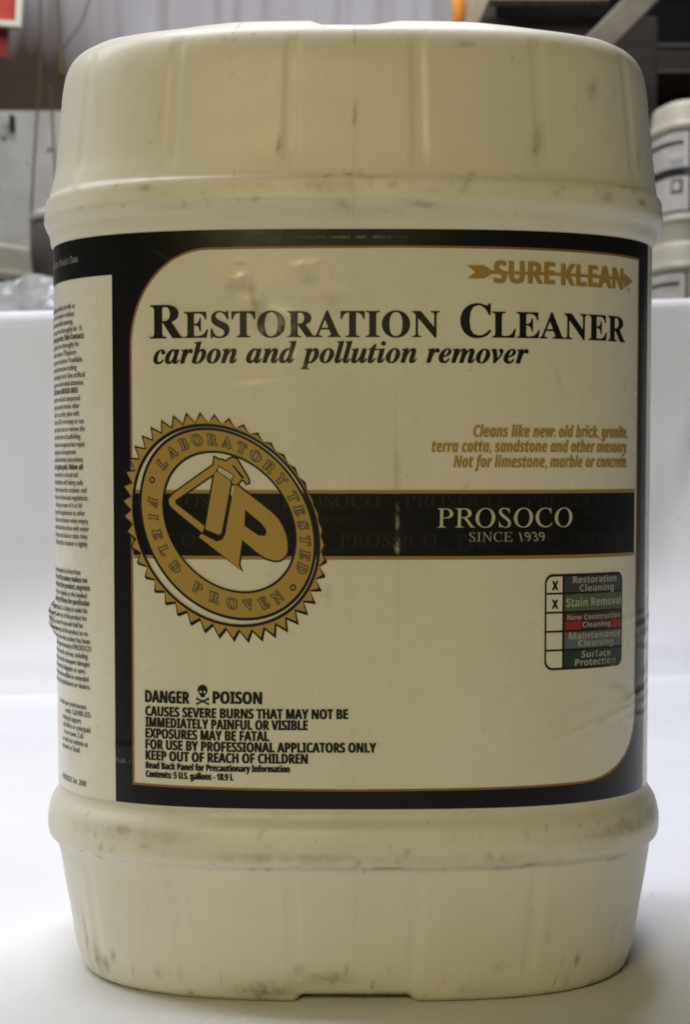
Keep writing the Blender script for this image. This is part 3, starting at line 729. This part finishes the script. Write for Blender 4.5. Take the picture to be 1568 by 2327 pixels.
bm = bmesh.new(); add_box(bm, (-1.222, 5.58, 1.482), (.012, .06, .056), bevel=.002); o = link_bm('wall_hook', bm, stone, smooth=False); tag(o, 'small dark upright hook on the block wall just below the brown stain', 'hook')

# background pails: same body shape, fewer segments
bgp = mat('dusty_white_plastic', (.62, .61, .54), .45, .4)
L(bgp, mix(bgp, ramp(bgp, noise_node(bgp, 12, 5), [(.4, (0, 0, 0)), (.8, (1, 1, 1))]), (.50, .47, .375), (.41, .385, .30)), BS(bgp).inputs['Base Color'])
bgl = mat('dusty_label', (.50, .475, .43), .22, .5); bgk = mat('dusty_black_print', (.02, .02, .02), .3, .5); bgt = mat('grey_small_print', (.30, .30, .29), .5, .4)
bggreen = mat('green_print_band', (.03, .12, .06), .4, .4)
def pail_body_bm(seg=96):
    bm = bmesh.new(); rings = []
    for (z, o) in ST[1:29:2] + ST[34:68:8] + ST[69::2] + [ST[-1]]:
        rings.append([bm.verts.new((unit(PERIM * (i / seg - .5))[0] * (PA + o * 1e-3), unit(PERIM * (i / seg - .5))[1] * (PB + o * 1e-3), z * 1e-3 + ZS)) for i in range(seg)])
    for a, b in zip(rings, rings[1:]):
        for i in range(seg): bm.faces.new((a[i], a[(i + 1) % seg], b[(i + 1) % seg], b[i]))
    bm.faces.new(rings[0][::-1]); bm.faces.new(rings[-1]); return bm
def patch(bm, u0, u1, v0, v1, off, mi=0):
    n = max(2, int(abs(u1 - u0) / 6)); c = []
    for i in range(n + 1):
        u = u0 + (u1 - u0) * i / n; x, y = unit(u * 1e-3); k = off * 1e-3
        c.append((bm.verts.new((x * (PA + k), y * (PB + k), v0 * 1e-3 + ZS)), bm.verts.new((x * (PA + k), y * (PB + k), v1 * 1e-3 + ZS))))
    for a, b in zip(c, c[1:]):
        f = bm.faces.new((a[0], b[0], b[1], a[1])); f.material_index = mi
def make_bg_pail(band_mat, frame_mat, lab):
    t = empty('plastic_pail'); tag(t, lab, 'pail')
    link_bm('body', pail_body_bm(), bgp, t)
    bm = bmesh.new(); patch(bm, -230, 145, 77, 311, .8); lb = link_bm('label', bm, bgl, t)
    bm = bmesh.new()
    patch(bm, -230, 145, 305, 311, 1.4); patch(bm, -230, 145, 77, 83, 1.4); patch(bm, 138, 145, 83, 305, 1.4); patch(bm, -102, -93, 83, 305, 1.4)
    link_bm('border', bm, frame_mat, lb)
    bm = bmesh.new(); patch(bm, -93, 138, 180, 205, 1.4); link_bm('brand_band', bm, band_mat, lb)
    bm = bmesh.new()
    patch(bm, -80, 122, 269, 280, 1.4); link_bm('headline', bm, bgk, lb)
    for v in (292, 259, 227, 221, 215):
        bm = bmesh.new(); patch(bm, 52 + (v * 7) % 31, 126 - (v * 5) % 9, v - 1.6, v + 1.6, 1.4); link_bm('text_line', bm, bgt, lb)
    bm = bmesh.new(); patch(bm, 80, 120, 132, 171, 1.4, 0); patch(bm, 87, 113, 139, 165, 2.0, 1); link_bm('checklist', bm, [bgk, bgl], lb)
    return t
def copy_tree(o, parent=None):
    c = o.copy(); col.objects.link(c)
    if parent: c.parent = parent
    for ch in list(o.children): copy_tree(ch, c)
    return c
PG = 'plastic pails stored in the background'
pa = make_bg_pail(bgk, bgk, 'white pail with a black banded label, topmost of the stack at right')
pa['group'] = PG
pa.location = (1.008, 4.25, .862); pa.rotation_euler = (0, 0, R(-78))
def another(loc, rz, lab):
    c = copy_tree(pa); c.location = loc; c.rotation_euler = (0, 0, rz); c['label'] = lab; return c
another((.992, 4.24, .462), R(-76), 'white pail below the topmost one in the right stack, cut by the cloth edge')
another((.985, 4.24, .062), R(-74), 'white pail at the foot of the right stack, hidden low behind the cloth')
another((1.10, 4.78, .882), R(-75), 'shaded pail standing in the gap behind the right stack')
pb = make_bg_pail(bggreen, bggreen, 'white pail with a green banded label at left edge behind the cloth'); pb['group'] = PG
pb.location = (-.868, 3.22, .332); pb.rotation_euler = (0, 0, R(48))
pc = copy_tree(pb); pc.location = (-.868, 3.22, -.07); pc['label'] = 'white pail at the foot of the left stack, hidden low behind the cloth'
# white-lidded drum; shade is painted into its dark body colour
drumm = mat('shaded_drum_plastic', (.150, .135, .115), .6, .3); lidm = mat('white_lid_plastic', (.80, .80, .80), .35, .5)
dr = empty('shaded_drum', (-.625, 3.42, .42)); tag(dr, 'white-lidded drum, its body coloured dark for shade, between the left pail and the big pail', 'drum')
def lathe(bm, prof_, seg=40, c=(0, 0, 0)):
    rr = [[bm.verts.new((c[0] + r * math.cos(2 * math.pi * k / seg), c[1] + r * math.sin(2 * math.pi * k / seg), c[2] + z)) for k in range(seg)] for r, z in prof_]
    for a, b in zip(rr, rr[1:]):
        for k in range(seg): bm.faces.new((a[k], a[(k + 1) % seg], b[(k + 1) % seg], b[k]))
    bm.faces.new(rr[0][::-1]); bm.faces.new(rr[-1])
bm = bmesh.new(); lathe(bm, [(.115, -.49), (.12, .10), (.128, .20), (.140, .29), (.141, .392)]); link_bm('body', bm, drumm, dr)
bm = bmesh.new(); lathe(bm, [(.132, .395), (.143, .396), (.144, .408), (.125, .420), (.100, .426)]); link_bm('lid', bm, lidm, dr)
tub = empty('lidded_tub', (-.592, 2.80, .14)); tag(tub, 'small white tub with a domed lid just above the cloth edge at left', 'tub')
bm = bmesh.new(); lathe(bm, [(.085, -.21), (.095, .38), (.095, .40)]); link_bm('body', bm, bgp, tub)
bm = bmesh.new(); lathe(bm, [(.100, .402), (.101, .425), (.094, .438), (.07, .447), (.03, .450)]); link_bm('lid', bm, lidm, tub)

# dark shelving at the right
shm = mat('dark_steel', (.030, .021, .014), .55, .4, metal=.3); back = mat('dark_backing', (.012, .011, .012), .9, .1); steel = mat('grey_steel_strut', (.22, .22, .20), .5, .5)
L(steel, ramp(steel, noise_node(steel, 9, 5), [(.35, (.110, .092, .066)), (.7, (.205, .175, .125))]), BS(steel).inputs['Base Color'])
tim = mat('pale_timber', (.30, .25, .16), .7, .3)
L(tim, ramp(tim, noise_node(tim, 6, 5, .6, stretch=(12, 1, 1)), [(.3, (.22, .18, .11)), (.7, (.36, .31, .21))]), BS(tim).inputs['Base Color'])
lipm = mat('worn_steel_edge', (.055, .048, .040), .5, .4)
rk = empty('storage_rack', (1.5, 5.3, 0)); tag(rk, 'dark storage rack with grey cross beams behind the right pail stack', 'rack')
bm = bmesh.new(); add_box(bm, (.15, .42, 1.265), (2.5, .03, 2.67)); link_bm('back_panel', bm, back, rk, False)
for z, h in ((1.622, .085), (1.86, .05), (1.18, .06), (.72, .06), (.26, .06)):
    bm = bmesh.new(); add_box(bm, (.15, -.10, z), (2.5, .05, h), bevel=.003); cb_ = link_bm('cross_beam', bm, shm, rk, False)
    bm = bmesh.new(); add_box(bm, (.15, -.13, z + h / 2 + .003), (2.5, .012, .012)); add_box(bm, (.15, -.13, z - h / 2 - .001), (2.5, .012, .009)); link_bm('lip', bm, lipm, cb_, False)
for x in (-1.0, 1.3):
    bm = bmesh.new(); add_box(bm, (x, .2, 1.265), (.08, .08, 2.67), bevel=.004); link_bm('post', bm, shm, rk, False)
for z in (1.585, 1.12, .66):
    bm = bmesh.new(); add_box(bm, (.15, .16, z), (2.5, .46, .03)); link_bm('shelf', bm, brown, rk, False)
bm = bmesh.new(); a, b = Vector((.975, 4.22, 1.693)), Vector((.741, 4.22, 1.457)); d = b - a
add_box(bm, (a + b) / 2, (.075, .05, d.length + .12), Vector((0, 0, 1)).rotation_difference(d.normalized()).to_matrix(), 0, .005)
o = link_bm('diagonal_strut', bm, steel, smooth=False); tag(o, 'grey steel strut slanting down to the right shoulder of the big pail', 'strut')
darkbrown = mat('dark_brown_wood', (.040, .028, .020), .7, .3)
L(darkbrown, ramp(darkbrown, noise_node(darkbrown, 5, 6, .6, stretch=(1, 1, 8)), [(.3, (.016, .011, .008)), (.7, (.034, .024, .017))]), BS(darkbrown).inputs['Base Color'])
bm = bmesh.new(); add_box(bm, (.66, 4.75, 1.37), (.56, .60, .42), None, 0, .004)
o = link_bm('brown_crate', bm, darkbrown, smooth=False); tag(o, 'dark brown wooden box on the rack behind the pale timber post', 'box')
bm = bmesh.new(); add_box(bm, (.368, 4.22, 1.545), (.066, .06, .46), Vector((0, 0, 1)).rotation_difference(Vector((.45, 0, 1)).normalized()).to_matrix(), 0, .004)
o = link_bm('timber_post', bm, tim, smooth=False); tag(o, 'pale timber post above the right half of the big pail', 'post')
orange = mat('orange_plastic', (.72, .27, .04), .4, .5)
bm = bmesh.new(); lathe(bm, [(.012, 0), (.018, .02), (.020, .06), (.019, .09), (.014, .115), (.006, .14)], 20, (.316, 4.10, 1.455))
o = link_bm('orange_ribbon', bm, orange); tag(o, 'small bright orange tag on the left side of the timber post', 'tag')
bm = bmesh.new(); add_box(bm, (0, 2.4, -.081), (14, 12, .02)); o = link_bm('floor', bm, mat('concrete_floor', (.22, .21, .20), .8, .2), smooth=False); o['kind'] = 'structure'
bm = bmesh.new(); add_box(bm, (.605, 4.42, 1.640), (.36, .07, .055), None, 0, .003)
o = link_bm('pale_board', bm, tim, smooth=False); tag(o, 'pale board lying along the top of the dark brown box', 'board')
# crumpled film heaped in front of the left pail
wrapm = mat('clear_plastic_film', (.82, .82, .80), .12, .6); BS(wrapm).inputs['Alpha'].default_value = .62
bm = bmesh.new(); G = []
for i in range(46):
    rw = []
    for j in range(26):
        x, t = -1.02 + .46 * i / 45, j / 25
        p_ = Vector((x * 17, t * 5, 2.0)); n_ = noise.noise(p_) + .6 * noise.noise(p_ * 2.3) + .45 * noise.noise(p_ * 4.7)
        z_ = .455 + .135 * math.sin(math.pi * min(1, t * 1.02)) * (1 + .22 * noise.noise(Vector((x * 9, 1, 5)))) + .016 * n_
        rw.append(bm.verts.new((x + .010 * noise.noise(p_ * 2 + Vector((7, 0, 0))), 2.50 + .30 * t + .022 * noise.noise(p_ * 1.7 + Vector((0, 3, 0))), z_)))
    G.append(rw)
for a, b in zip(G, G[1:]):
    for j in range(25): bm.faces.new((a[j], b[j], b[j + 1], a[j + 1]))
o = link_bm('plastic_film', bm, wrapm, smooth=False); tag(o, 'crumpled clear plastic film heaped behind the cloth at the left edge', 'plastic film')
bm = bmesh.new()
for k in range(5): add_box(bm, (0, -.44 + .22 * k, .115), (1.0, .15, .022), None, 0, .002)
for x in (-.45, 0, .45): add_box(bm, (x, 0, .052), (.09, 1.0, .103), None, 0, .002)
o = link_bm('wooden_pallet', bm, tim, smooth=False); o.location = (1.20, 4.50, -.068); tag(o, 'low timber pallet under the right stack of pails', 'pallet')
